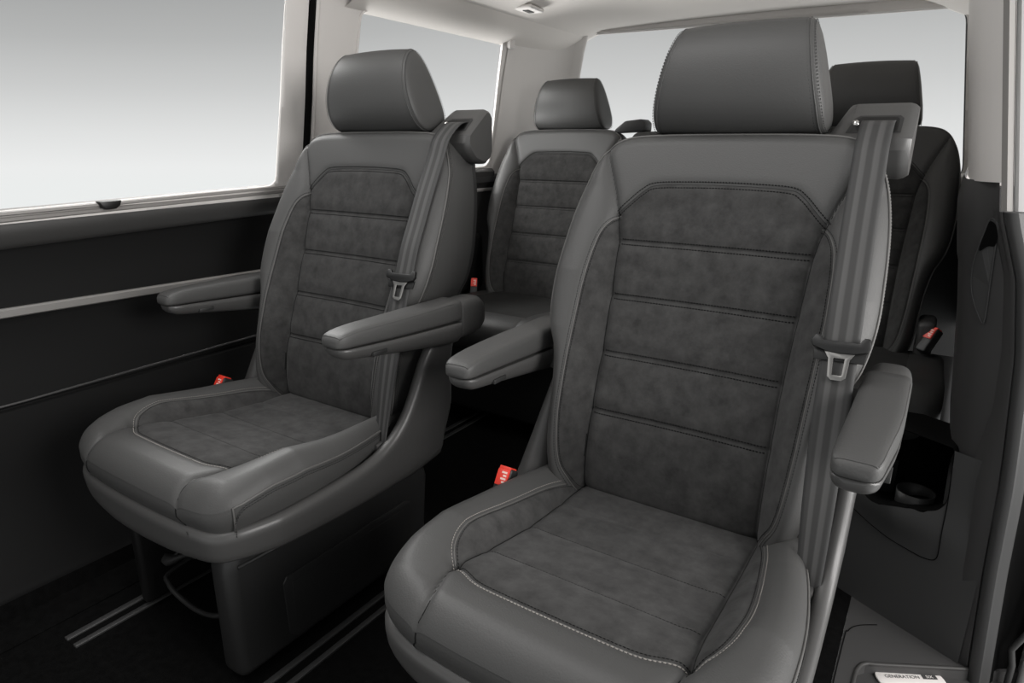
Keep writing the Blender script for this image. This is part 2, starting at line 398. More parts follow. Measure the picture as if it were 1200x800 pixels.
def Zf(p):
    x, y = p[:, 0], p[:, 1]; ax = np.abs(x); wi = np.interp(y, [-.63,-.506,-.433,-.3,-.05], [.165,.1755,.170,.167,.166]); W = np.maximum(Wc(y), wi + .02)
    z = np.polyval(_pz, y) + .004 * np.clip(1 - (x / wi) ** 2, 0, 1) * np.clip((-.3 - y) / .2, 0, 1)
    t = np.clip((ax - wi) / (W - wi), 0, 1.2)
    pk = np.interp(y, [-.45, -.30, -.15], [.6, .85, .98])
    b = np.where(t < pk, 1 - (1 - t / pk) ** 2, 1 - .25 * np.clip((t - pk) / .4, 0, 1.4) ** 2)
    z = z + Bc(y) * b
    d0 = sd_poly(p, OUTC); d = np.maximum(d0, 0); z = z + 3 * np.minimum(d0, 0); R = np.interp(y, [-.6,-.5], [.05,.034])
    u = np.clip((R - d) / R, 0, 1) * .95
    z = z - R * (1 - np.sqrt(1 - u * u))
    mir = p * [-1, 1]
    g = lambda dd, a, s, a2, s2: -(a * np.exp(-(dd / s) ** 2) + a2 * np.exp(-(dd / s2) ** 2))
    ds = np.minimum(dist_line(p, CSx[::4]), dist_line(mir, CSx[::4])); z = z + g(ds, .004, .011, .003, .0035)
    dc = np.minimum(dist_line(p, CR[::2]), dist_line(mir, CR[::2])); z = z + g(dc, .003, .009, .0015, .003)
    df = dist_line(p, CF[::2]); z = z + g(df, .004, .011, .002, .003)
    dl = np.minimum(dist_line(p, LSR[::2]), dist_line(mir, LSR[::2])); z = z + g(dl, .004, .010, .0035, .0035)
    di = np.minimum.reduce([dist_line(p, c[::6]) for c in CL]); z = z + g(di, .0022, .013, .0008, .0025)
    return z
def Scu(p):
    p = np.atleast_2d(p); return np.stack([p[:, 0], p[:, 1], Zf(p) + H], 1)
def Ncu(p):
    p = np.atleast_2d(p); e = .0012
    gx = (Zf(p + [e, 0]) - Zf(p - [e, 0])) / (2 * e); gy = (Zf(p + [0, e]) - Zf(p - [0, e])) / (2 * e)
    n = np.stack([-gx, -gy, np.ones(len(p))], 1); return n / np.linalg.norm(n, axis=1)[:, None]
def cushion(root):
    P, F = grid2(-.285, .285, -.628, -.045, .0038)
    P, F, _ = clip(P, F, sd_poly(P, OUTC) + .0005)
    csl = CSx * [-1, 1]
    ins = np.vstack([CF, CSx[1:], csl[1:][::-1]]); P, Fi, F = clip(P, F, sd_poly(P, ins))
    bol = np.vstack([CR, CSx[CSx[:, 1] < -.055][::-1]]); P, Fr, F = clip(P, F, sd_poly(P, bol)); P, Fl, F = clip(P, F, sd_poly(P, bol * [-1, 1]))
    cov = region('cushion_cover', P, F, Scu, Ncu, 'leather', root)
    inn = region('cushion_insert', P, Fi, Scu, Ncu, 'suede', root); tag(inn, 'dark suede seat centre with faint cross seams')
    for Fq in (Fl, Fr):
        tag(region('cushion_bolster', P, Fq, Scu, Ncu, 'suede', root), 'dark suede strip along the seat side')
    L, T, K = [], [], []
    for c, s in ((CR, 1), (CR * [-1, 1], -1)):
        q = offset2(c, -.0042 * s); L.append(stitches_vf(Scu(q), Ncu(q), r=.0008)); T.append(tube_vf(Scu(c) - Ncu(c) * .0002, .0014, 6))
        q = offset2(c, .0045 * s); K.append(stitches_vf(Scu(q), Ncu(q), r=.0006))
    q = offset2(CF, -.0045); L.append(stitches_vf(Scu(q), Ncu(q), r=.0010, every=.0058, length=.004)); T.append(tube_vf(Scu(CF) - Ncu(CF) * .0002, .0014, 6))
    q = offset2(CF, .0045); K.append(stitches_vf(Scu(q), Ncu(q), r=.0006))
    subs(cov, 'stitching', L, 'lightstitch'); subs(cov, 'piping', T, 'piping')
    for c in CL[:2]: K.append(stitches_vf(Scu(c[1:-1]), Ncu(c[1:-1]), r=.0005))
    subs(inn, 'stitching', K, 'darkstitch')
    for sx in (1, -1):
        for c in (CSx, LSR[(LSR[:, 1] > -.612)]): c = c * [sx, 1]; sub(cov, 'seam', *tube_vf(Scu(c) - Ncu(c) * .0003, .0011, 6), 'darkstitch')
    E = resample(OUTC, .008, True); t = np.roll(E, -1, 0) - np.roll(E, 1, 0); t /= np.linalg.norm(t, axis=1)[:, None]; nrm = np.stack([t[:, 1], -t[:, 0]], 1)
    z0 = Zf(E); R = []
    for k in (0, .05, .15, .35, .6, .85, 1.):
        q = E + nrm * (.004 * math.sin(math.pi * min(1, k * 1.1)) - .008 * k * k - .0006 - .004 * k * np.clip((-E[:, 1:2] - .5) / .08, 0, 1)); R.append(np.stack([q[:, 0], q[:, 1], lerp(z0 - .0005, -.492, k) + H], 1))
    V, Fq = rings(R, False); side = mk('cushion_side', V, [f[::-1] for f in Fq], 'leather', root)
    for sx in (1, -1):
        ln = []
        for q, tx in zip(R, (.156, .156, .157, .160, .166, .174, .182)):
            i = int(np.argmin(np.abs(q[:, 0] - sx * tx) + 9 * (q[:, 1] > -.5))); v = q[i].copy(); v[1] -= .0003; ln.append(v)
        sub(side, 'seam', *tube_vf(ln, .0012, 6), 'darkstitch')
    # double-stitched piping along the right edge, turning down at the front corner
    k = (E[:, 0] > .2615) & (E[:, 1] < -.14) | (E[:, 0] > .24) & (E[:, 1] > -.4) & (E[:, 1] < -.17); Es = E[k]; o = np.argsort(Es[:, 1]); Es = Es[o]; ns = nrm[k][o]; zs = Zf(Es)
    fr = np.array([[Es[0][0] + ns[0][0] * .003, Es[0][1] + ns[0][1] * .003, z + H] for z in (-.478, -.465, -.452, -.442)])
    ln = np.vstack([fr, np.stack([Es[:, 0] + ns[:, 0] * .0015, Es[:, 1] + ns[:, 1] * .0015, zs + H - .001], 1)])
    sub(side, 'piping', *tube_vf(ln, .002, 6), 'piping')
    ln[1:11] = np.array([ln[max(0, i - 3):i + 4].mean(0) if 1 <= i else ln[0] for i in range(1, 11)])
    nn = np.vstack([np.tile([*ns[0], 0], (4, 1)), np.c_[ns, np.zeros(len(ns))]])
    L = []
    for dz in (.006, .0105):
        q = ln + np.c_[nn[:, :2] * .002, np.full(len(ln), -dz)]; L.append(stitches_vf(q, nn, r=.0007))
    subs(side, 'stitching', L, 'midstitch')
    bm = bmesh.new(); vs = [bm.verts.new((*p[:2], H - .488)) for p in R[-1]]; bm.faces.new(vs)
    mkbm('cushion_base', bm, 'black', root, False)
# ================================================================== HEADREST
def headrest(root):
    prof = spline([(.094,.199),(.068,.216),(.051,.245),(.044,.280),(.047,.315),(.058,.346),(.078,.372),(.100,.384),(.120,.380),(.140,.358),(.160,.318),(.176,.275),(.184,.235),(.176,.207),(.150,.197),(.120,.195)], 72, True)
    hx = lambda z: np.interp(z, [.195,.24,.29,.34,.384], [.141,.134,.124,.114,.104])
    c = np.array([.112, .285]); R = []
    for s in np.linspace(-1, 1, 41):
        crown = 1 - .10 * abs(s) ** 4 * 1.0
        q = c + (prof - c) * np.array([1 - .09 * abs(s) ** 3, 1 - .035 * s * s])
        gro = .0018 * (math.exp(-((abs(s) - .985) / .012) ** 2))
        n = (q - c) / np.linalg.norm(q - c, axis=1)[:, None]; q = q - n * gro
        R.append(np.stack([hx(prof[:, 1]) * s, q[:, 0], q[:, 1] + H], 1))
    V, F = rings(R, False); head = mk('headrest', V, F, 'leather', root)
    for s, Rg in ((-1, R[0]), (1, R[-1])):
        cc = Rg.mean(0); rr = [Rg + [-.0005 * s, 0, 0]]
        for k, bx in ((.985, .004), (.955, .0075), (.90, .010), (.8, .0125), (.6, .014), (.35, .0145), (.12, .0145)):
            q = cc + (Rg - cc) * k; q[:, 0] = cc[0] + (Rg[:, 0] - cc[0]) * k + s * bx; rr.append(q)
        V, F = rings(rr, False); n = len(Rg); F.append(tuple(range((len(rr) - 1) * n, len(rr) * n)))
        if s < 0: F = [f[::-1] for f in F]
        sub(head, 'side_panel', V, F, 'leather')
        L = []
        for dx in (-.0052, .0042):
            q = cc + (Rg - cc) * (1.0 if dx < 0 else .968); q = q.copy(); q[:, 0] = Rg[:, 0] + s * (dx if dx < 0 else .0085); q = np.vstack([q, q[:1]])
            nn = np.c_[np.full(len(q), s * (.8 if dx > 0 else 0.)), q[:, 1:] - cc[1:]]; nn[:, 1:] *= 12; nn /= np.linalg.norm(nn, axis=1)[:, None]
            L.append(stitches_vf(q, nn, r=.0008, every=.0055))
        subs(head, 'stitching', L, 'midstitch')
        sub(head, 'piping', *tube_vf(Rg + [0.0006 * s, 0, 0], .0012, 6, True), 'leather')
    for x in (-.079, .079):
        post = tube('headrest_post', [(x, .135, .13 + H), (x, .135, .225 + H)], .006, 'chrome', head, 12); tag(post, 'chrome headrest post')
        ts = np.linspace(0, 2 * math.pi, 20, endpoint=False)
        V, F = tube_vf([(x, .130, .185 + H), (x, .130, .2035 + H)], [.016, .012], 16); sub(head, 'post_sleeve', V, F, 'black', angle=40)
    head.location.z = -.005
    return head
# ================================================================== ARMRESTS
def superring(cx, y, cz, a, b, n=32, e=4.):
    out = []
    for k in range(n):
        t = 2 * math.pi * k / n; c, s = math.cos(t), math.sin(t)
        out.append((cx + a * math.copysign(abs(c) ** (2 / e), c), y, cz + b * math.copysign(abs(s) ** (2 / e), s)))
    return out
def armrest(root, s):
    """s = +1 the right armrest, -1 the left one; pad + hard lower shell + tilt latch + hinge"""
    xo, xi = .338, .274; dz = 0.0 if s > 0 else -.004
    e0 = -.368 if s > 0 else -.345
    ys = [0, .002, .006, .012, .022, .04, .07, .12, .18, .26, .32, .3445, .3452]
    rp, rs = [], []
    for d in ys:
        fl = math.sqrt(max(0, 1 - max(0, 1 - d / .022) ** 2)); end = 1 if d < .345 else .92
        full = lerp(.0275, .0335, min(1, d / .15)); w = full * lerp(.62, 1, fl); cx = lerp(.2985, .3055, min(1, d / .15))
        top = lerp(-.170, -.163, min(1, d / .05)); bot = lerp(-.196, -.214, min(1, d / .34))
        hh = (top - bot) / 2 * lerp(.45, 1, fl); cz = (top + bot) / 2 - .004 * (1 - fl)
        rp.append(superring(s * cx, e0 + d, cz + dz + H, w * (.9 + .1 * end), hh * (.6 + .4 * end), e=4.6))
        sb = lerp(-.218, -.264, min(1, d / .33)); zt = bot + .001
        f2 = math.sqrt(max(0, 1 - max(0, 1 - d / .03) ** 2)); sb = lerp(zt - .008, sb, f2)
        wl_ = w * lerp(.86, .985, f2); ring = []
        for k in range(32):
            t = 2 * math.pi * k / 32; c, q = math.cos(t), math.sin(t)
            ring.append((s * cx + wl_ * math.copysign(abs(c) ** (2 / 3.), c), e0 + .006 + d * .982, (zt - .0015 if q > 0 else zt - .0015 - (zt - sb) * abs(q) ** (2 / 2.6)) + dz + H))
        rs.append(ring)
    V, F = rings(rp); pad = mk('armrest_pad', V, F if s > 0 else F, 'leather', root)
    V, F = rings(rs); she = sub(pad, 'lower_shell', V, F, 'shell')
    # stitch line along the pad's edges
    L, T = [], []
    a = []
    for r in rp[2:-2]:
        r = np.array(r); a.append(r)
    for side in ((3,) if s > 0 else (13,)):
        q = np.array([r[side] for r in a]); cc = np.array([r.mean(0) for r in a]); nn = q - cc; nn[:, 1] = 0; nn /= np.linalg.norm(nn, axis=1)[:, None]
        T.append(tube_vf(q - nn * .0004, .0010, 6)); L.append(stitches_vf(q + np.array([0, 0, -.004]) + nn * .0004, nn, r=.0007))
    fr = np.array([rp[2][i] for i in range(3, 14)]); T.append(tube_vf(fr, .0011, 6)); nf = np.tile([0, -1., .3], (11, 1)); L.append(stitches_vf(fr + [0, -.001, -.004], nf, r=.0007))
    subs(pad, 'piping', T, 'leather'); subs(pad, 'stitching', L, 'piping')
    xl = s * (.332 if s > 0 else .274)
    for sx in ((.3265,) if s > 0 else (.279, )):
        bm = box((s * sx - .006, e0 + .075, -.2235 + H + dz), (s * sx + .0085, e0 + .112, -.215 + H + dz), .0015, 2); mkbm('tilt_latch', bm, 'shellback', she)
    bm = box((min(s * .236, s * .30), -.06, -.262 + H), (max(s * .236, s * .30), .01, -.205 + H), .016, 4)
    sub_h = mkbm('hinge_cover', bm, 'shell', pad)
    # rounded hinge end behind the pad
    ring = []
    for t, k in ((.0, .97), (.002, 1), (.02, 1.0), (.055, .98), (.075, .9), (.087, .7), (.09, .45)):
        ring.append(superring(s * .306, e0 + .349 + t, -.212 + dz + H, .033 * (.6 + .4 * k), .046 * k, e=3.4))
    V, F = rings(ring); mk('armrest_hinge', V, F, 'leather', pad)
    return pad
# ================================================================== SEAT BELT, GUIDE, BUCKLE
def ribbon(P, Wd, half, th, name, m, parent):
    V, F, UV = [], [], []
    n = 9
    for p, w in zip(P, Wd):
        for k in range(n):
            u = k / (n - 1) * 2 - 1; V.append(tuple(Vector(p) + Vector(w) * half * u)); UV.append(k / (n - 1))
    m_ = len(P)
    for i in range(m_ - 1):
        for k in range(n - 1):
            F.append((i * n + k, i * n + k + 1, (i + 1) * n + k + 1, (i + 1) * n + k))
    me = bpy.data.meshes.new(name); me.from_pydata(V, [], F); me.update()
    uvl = me.uv_layers.new(name='UVMap')
    for l in me.loops: uvl.data[l.index].uv = (UV[l.vertex_index], (l.vertex_index // n) / m_)
    o = link(name, me, m, parent)
    md = o.modifiers.new('thick', 'SOLIDIFY'); md.thickness = th; md.offset = 0
    return o
def belt(root):
    zs = np.array([.176, .14, .10, .05, 0, -.05, -.10, -.15, -.19]); xs = np.interp(-zs, [-.176,-.074,.024,.117,.227], [.225,.230,.236,.241,.245])
    pts, wd = [Vector((.2235, .150, .214 + H)), Vector((.2235, .118, .2135 + H)), Vector((.224, .092, .2035 + H))], [Vector((1, .06, 0))] * 3
    for x, z in zip(xs, zs):
        yy = min(Yf(np.array([[x + dx, z]]))[0] for dx in (-.02, -.01, 0, .008)) - .007
        pts.append(Vector((x, yy, z + H))); wd.append(Vector((1, .04, 0)))
    e = Vector((.256, -.215, -.462 + H)); a = pts[-1]
    for t in (.2, .4, .6, .8, 1):
        pts.append(a.lerp(e, t) + Vector((0, -.004 * math.sin(math.pi * t), 0))); wd.append(Vector((1, .04, 0)).lerp(Vector((.62, -.25, -.55)), t).normalized())
    P3 = spline([tuple(p) for p in pts], 70); W3 = spline([tuple(w) for w in wd], 70)
    st = ribbon(P3, [Vector(w).normalized() for w in W3], .0245, .0012, 'seat_belt', 'belt', root)
    tag(st, 'grey striped seat belt webbing')
    # sliding tongue
    z = -.118; i = int(np.argmin(np.abs(P3[:, 2] - (z + H)))); c = Vector(P3[i]); t = (Vector(P3[i + 1]) - Vector(P3[i - 1])).normalized(); w = Vector((1, .04, 0)); w = (w - t * w.dot(t)).normalized(); n = t.cross(w).normalized()
    if n.y > 0: n = -n
    Mx = Matrix((w, -t, -n)).transposed()           # x across, y up the strap, z away from seat when negative
    def loc(x, y, zz): return c + w * x - t * y + n * zz
    def solid(poly, z0, z1, r, name, m, parent):
        bm = bmesh.new(); A = [bm.verts.new(loc(x, y, z0)) for x, y in poly]; B = [bm.verts.new(loc(x, y, z1)) for x, y in poly]
        bm.faces.new(A); bm.faces.new(B[::-1]); k = len(poly)
        for j in range(k): bm.faces.new((A[j], A[(j + 1) % k], B[(j + 1) % k], B[j]))
        bmesh.ops.recalc_face_normals(bm, faces=bm.faces)
        if r: bevel(bm, r, 2)
        return mkbm(name, bm, m, parent)
    bar = [(-.036,.016),(-.041,.006),(-.038,-.002),(-.02,-.008),(0,-.010),(.02,-.009),(.036,-.005),(.040,.002),(.038,.016),(.030,.017),(.024,.008),(-.024,.009),(-.029,.016)]
    tg = solid(bar, .004, .012, .002, 'belt_tongue', 'black', st); tag(tg, 'black belt tongue with steel tip')
    ob = solid([(-.036,-.004),(.036,-.004),(.034,-.021),(-.034,-.021)], .0005, .004, .001, 'strap_slot', 'black', tg)
    # steel tip: frame with a rectangular opening
    outer = [(-.022,-.006),(.022,-.006),(.0145,-.018),(.0125,-.045),(.007,-.050),(-.007,-.050),(-.0125,-.045),(-.0145,-.018)]
    inner = [(-.0075,-.017),(.0075,-.017),(.0075,-.018),(.0066,-.0415),(.006,-.0425),(-.006,-.0425),(-.0066,-.0415),(-.0075,-.018)]
    bm = bmesh.new(); r4 = []
    for poly, zz in ((outer, .0055), (outer, .0082), (inner, .0082), (inner, .0055)): r4.append([bm.verts.new(loc(x, y, zz)) for x, y in poly])
    for a_, b_ in ((0, 1), (1, 2), (2, 3), (3, 0)):
        for j in range(8): bm.faces.new((r4[a_][j], r4[a_][(j + 1) % 8], r4[b_][(j + 1) % 8], r4[b_][j]))
    bmesh.ops.recalc_face_normals(bm, faces=bm.faces); bevel(bm, .0007, 2, 40)
    mkbm('steel_tip', bm, 'steel', tg)
    # floor anchor clip
    bm = box((.246, -.232, -.487 + H), (.266, -.19, -.452 + H), .003, 2); mkbm('belt_anchor', bm, 'shell', st)
    return st
def guide(root):
    pr = [(.098,.150),(.090,.168),(.094,.186),(.162,.2384),(.171,.2435),(.182,.241),(.190,.229),(.191,.19),(.190,.146),(.183,.131),(.168,.121),(.150,.121),(.120,.130)]
    bm = bmesh.new(); R = []
    secs = [(.153,.90,-.0,.0),(.157,.97,-.0,0),(.165,1.,-.0,0),(.182,1,0,0),(.22,1,0,0),(.258,1,0,0),(.262,1,0,0),(.270,.96,-.0,0),(.276,.88,-.0,0)]
    c = np.array([.15, .18])
    for x, s, dz, _ in secs:
        R.append([bm.verts.new((x + (.020 * (q[1] - .19) / .055 if x < .175 else 0), *((c + (np.array(q) - c) * s) + np.array([0, dz * .6 + H])))) for q in pr])
    n = len(pr)
    for k in range(len(R) - 1):
        for i in range(n): bm.faces.new((R[k][i], R[k][(i + 1) % n], R[k + 1][(i + 1) % n], R[k + 1][i]))
    bm.faces.new(R[0]); bm.faces.new(R[-1][::-1])
    g = mkbm('belt_guide', bm, 'shell', root, True, 31); tag(g, 'grey plastic belt guide on the shoulder')
    # sloping slot the belt comes out of
    def on(u, v, d):            # u across, v up the slope, d outwards
        o = Vector((0, .094, .186 + H)); s = Vector((0, .074, .057)).normalized(); nn = Vector((0, -s.z, s.y))
        return Vector((u, 0, 0)) + o + s * v + nn * d
    q = [(.178,.014),(.186,.052),(.194,.060),(.252,.060),(.258,.052),(.258,.014)]
    bm = bmesh.new(); A = [bm.verts.new(on(u, v, .0006)) for u, v in q]; cu, cv = .221, .036
    B = [bm.verts.new(on(cu + (u - cu) * .86, cv + (v - cv) * .80, .0012)) for u, v in q]; Cc = [bm.verts.new(on(cu + (u - cu) * .78, cv + (v - cv) * .62, .0014)) for u, v in q]
    for X, Y in ((A, B),):
        for i in range(6): bm.faces.new((X[i], X[(i + 1) % 6], Y[(i + 1) % 6], Y[i]))
    mkbm('slot_rim', bm, 'shellback', g, False)
    bm = bmesh.new(); bm.faces.new([bm.verts.new(on(cu + (u - cu) * .86, cv + (v - cv) * .80, .0012)) for u, v in q]); mkbm('slot', bm, 'black', g, False)
    bm = bmesh.new(); bmesh.ops.create_uvsphere(bm, u_segments=14, v_segments=8, radius=.0065, matrix=Matrix.Translation(on(.190, .036, .002))); mkbm('slot_pin', bm, 'chrome', g)
    return g
def buckle(root, x=-.268, y=-.222, z=-.425, rz=0., parent_name='buckle'):
    Mx = Matrix.Translation((x, y, z + H)) @ Matrix.Rotation(rz, 4, 'Z') @ Matrix.Rotation(math.radians(-32), 4, 'X')
    bm = box((-.015, -.028, -.06), (.015, .0, .012), .004, 3)
    bm.transform(Mx); bk = mkbm(parent_name, bm, 'shellback', root); tag(bk, 'black belt buckle with red release button')
    bm = box((-.0125, -.031, -.022), (.0125, -.026, .008), .0015, 2); bm = box((-.0125, -.028, .006), (.0125, -.006, .0145), .0015, 2, bm); bm.transform(Mx); mkbm('release_button', bm, 'red', bk)
    L = []
    for k in range(4):
        bm_ = box((.002 - .004 * (k % 2), -.0318, -.017 + k * .006), (.009, -.0308, -.0135 + k * .006)); bm_.transform(Mx); me = bpy.data.meshes.new('t'); bm_.to_mesh(me); L.append(([v.co.copy() for v in me.vertices], [tuple(p.vertices) for p in me.polygons])); bm_.free(); bpy.data.meshes.remove(me)
    sub(bk, 'button_marking', *join_vf(L), 'redmark', smooth=False)
    return bk
# ================================================================== SEAT SHELL AND PEDESTAL
def shell(root):
    fr_ = OUTC[(OUTC[:, 1] < -.44)]; fr_ = fr_[np.argsort(np.arctan2(fr_[:, 0], -(fr_[:, 1] + .44)))]
    E = np.vstack([[(-.277, y) for y in np.linspace(-.08, -.44, 20)], fr_[(fr_[:, 1] < -.445)], [(.278, y) for y in np.linspace(-.44, .004, 30)]])
    E = spline(resample(E, .02), 260); E = resample(E, .006)
    t = np.gradient(E, axis=0); t /= np.linalg.norm(t, axis=1)[:, None]; n = np.stack([t[:, 1], -t[:, 0]], 1)
    ty = [-.62,-.56,-.498,-.42,-.353,-.29,-.23,-.18,-.144,-.118,-.098,-.08,-.055,-.02,.004]
    tz = [-.4785,-.4775,-.477,-.476,-.474,-.470,-.456,-.424,-.380,-.330,-.290,-.266,-.250,-.252,-.270]
    ln = [-.62,-.36,-.154,-.03,.004]; lz = [-.535,-.554,-.560,-.547,-.45]
    right = E[:, 0] > .0; y = E[:, 1]
    zt = np.where(right, np.interp(y, ty, tz), np.interp(y, [-.62,-.3,-.2,-.12,-.08], [-.4785,-.478,-.46,-.42,-.39]))
    cen = np.clip(1 - (E[:, 0] / .27) ** 2, 0, 1) * np.clip((-y - .5) / .1, 0, 1)
    zb = np.interp(y, ln, lz) - .020 * cen + .020 * np.clip((-E[:, 0] - .08) / .17, 0, 1) * np.clip((-y - .45) / .1, 0, 1)
    zs_ = np.convolve(np.pad(zt, 4, mode='edge'), np.ones(9) / 9, 'valid'); zt = zs_
    s_ = np.r_[0, np.cumsum(np.linalg.norm(np.diff(E, axis=0), axis=1))]
    dz = np.gradient(zt, s_); m = np.stack([dz, -np.ones(len(E))], 1); m /= np.linalg.norm(m, axis=1)[:, None]    # inward normal in (s, z)
    rr = []
    def at(off, d, k):
        ss = np.clip(s_ + m[:, 0] * d, 0, s_[-1]); x = np.interp(ss, s_, E[:, 0]); yy = np.interp(ss, s_, E[:, 1]); nx = np.interp(ss, s_, n[:, 0]); ny = np.interp(ss, s_, n[:, 1])
        z = zt + m[:, 1] * d; z = lerp(z, zb, k); o2 = off - .012 * np.clip((-yy - .50) / .08, 0, 1); rr.append(np.stack([x + nx * o2, yy + ny * o2, z + H], 1))
    for off, d, k in ((-.012, .035, 0), (-.011, .006, 0), (-.006, .001, 0), (.001, 0, 0), (.008, .002, 0), (.0125, .007, 0), (.0145, .014, 0), (.0145, .022, 0), (.0130, .034, .10), (.0125, .034, .4), (.011, .034, .75), (.008, .034, .9), (.0, .034, .98), (-.012, .034, 1), (-.05, .034, 1)): at(off, d, k)
    V, F = rings(rr, False, False); nE = len(E)
    F.append(tuple(k * nE + nE - 1 for k in range(len(rr))))
    sh = mk('seat_shell', V, F, 'shell', root)
    V, F = tube_vf([(.184 + .003 * k, -.6165 + .002 * k, z + H) for k, z in enumerate((-.484, -.50, -.52, -.540))], .0009, 6); sub(sh, 'seam', V, F, 'black')
    # recliner cover on the left, a tapering cone beside the backrest
    R = []
    for k in np.linspace(0, 1, 12):
        z = lerp(-.447, -.235, k); cx = lerp(-.262, -.243, k); cy = lerp(-.150, -.080, k); a = lerp(.032, .006, k ** .9); b = lerp(.032, .010, k)
        R.append([(cx + a * math.cos(t), cy + b * math.sin(t), z + H) for t in np.linspace(0, 2 * math.pi, 24, endpoint=False)])
    V, F = rings(R); mk('recliner_cover', V, F, 'shell', root, angle=50)
    # seam notch in the front lip
    return sh
def pedestal(root):
    b = H
    bm = prism([(-.565,-.845+b),(-.565,-.60+b),(-.545,-.545+b),(-.03,-.545+b),(.0,-.64+b),(-.02,-.845+b)], 0, .135, .205, .022, 4)
    ped = mkbm('pedestal', bm, 'pedestal', root, True, 50)
    bm = prism([(-.545,-.845+b),(-.545,-.56+b),(-.03,-.56+b),(-.02,-.845+b)], 0, -.205, -.175, .01, 3); bm = box((-.2, -.53, -.575 + b), (.2, -.05, -.54 + b), .004, 2, bm)
    bm = box((-.19, -.12, -.845 + b), (.19, -.09, -.56 + b), .004, 2, bm)
    mkbm('seat_mount', bm, 'black', root)
    # moulded panel in the flank: a shallow frame ridge
    q = [(-.445,-.672+b),(-.09,-.672+b),(-.075,-.685+b),(-.085,-.80+b),(-.11,-.825+b),(-.43,-.825+b),(-.452,-.805+b),(-.455,-.685+b)]
    bm = prism(q, 0, .2035, .2085, .0025, 2); sub_ = mkbm('moulded_panel', bm, 'pedestal', ped)
    bm = prism([(a, c) for a, c in ((-.435,-.690+b),(-.105,-.690+b),(-.11,-.795+b),(-.435,-.795+b))], 0, .206, .2095, .002, 2); mkbm('moulded_panel', bm, 'pedestal', ped)
    V, F = tube_vf([(.206, -.545, -.592 + b), (.2085, -.40, -.597 + b), (.2085, -.2, -.603 + b), (.206, -.06, -.612 + b)], .004, 8); sub(ped, 'edge_bead', V, F, 'shellback')
    # swivel lever and slide bar under the front edge
    P = [(-.045,-.50,-.645+b),(-.045,-.525,-.660+b),(-.045,-.54,-.668+b)]
    R = []
    for x, y, z, r in ((-.075,-.535,-.678,.006),(-.066,-.54,-.681,.013),(-.05,-.54,-.679,.016),(-.034,-.538,-.672,.012),(-.015,-.533,-.660,.008),(.01,-.525,-.648,.007),(.035,-.52,-.636,.008),(.05,-.515,-.63,.004)):
        R.append([(x, y + r * .9 * math.cos(t), z + b + r * .75 * math.sin(t)) for t in np.linspace(0, 2 * math.pi, 14, endpoint=False)])
    V, F = rings(R); mk('swivel_lever', V, F, 'shellback', root)
    tube('lever_stem', [(-.04, -.535, -.67 + b), (-.03, -.40, -.60 + b), (-.03, -.2, -.56 + b)], .006, 'black', root)
    P = spline([(-.12,-.30,-.74+b),(-.115,-.50,-.748+b),(-.085,-.535,-.755+b),(-.01,-.54,-.770+b),(.06,-.54,-.765+b),(.115,-.535,-.745+b),(.13,-.50,-.74+b),(.13,-.30,-.735+b)], 40)
    tube('slide_bar', P, .0055, 'pedestal', root, 10)
    return ped
def make_chair(label):
    root = empty('captain_chair', (0, 0, 0), label, 'car seat', 'swivel captain chairs of the middle row')
    backrest(root); headrest(root); cushion(root); shell(root); pedestal(root)
    tag(armrest(root, 1), 'right armrest pad with stitched edge'); tag(armrest(root, -1), 'left armrest pad with stitched edge')
    guide(root); belt(root); buckle(root)
    return root
chairR = make_chair('large grey leather captain chair in front, nearest the open door, red buckle at its left')
chairL = copy_tree(chairR)
chairL.location = (-.861, -.0115, .010)
chairL['label'] = 'grey leather captain chair beside the dark window wall, smaller of the two middle-row chairs'
# ================================================================== REAR BENCH
def find(root, name):
    return [c for c in root.children if c.name.split('.')[0] == name]
bench = empty('rear_bench', (-.43, 1.107, 0), 'grey leather and suede bench seat behind the two captain chairs, under the rear window', 'car seat')
def share(o, x, dz):
    c = copy_tree(o, bench); c.location = (x, 0, dz + o.location.z); return c
for bx in (-.507, .517):
    for nm in ('backrest_cover', 'backrest_insert', 'backrest_bolster', 'backrest_side', 'backrest_shell', 'headrest'):
        for o in find(chairR, nm): share(o, bx, .041)
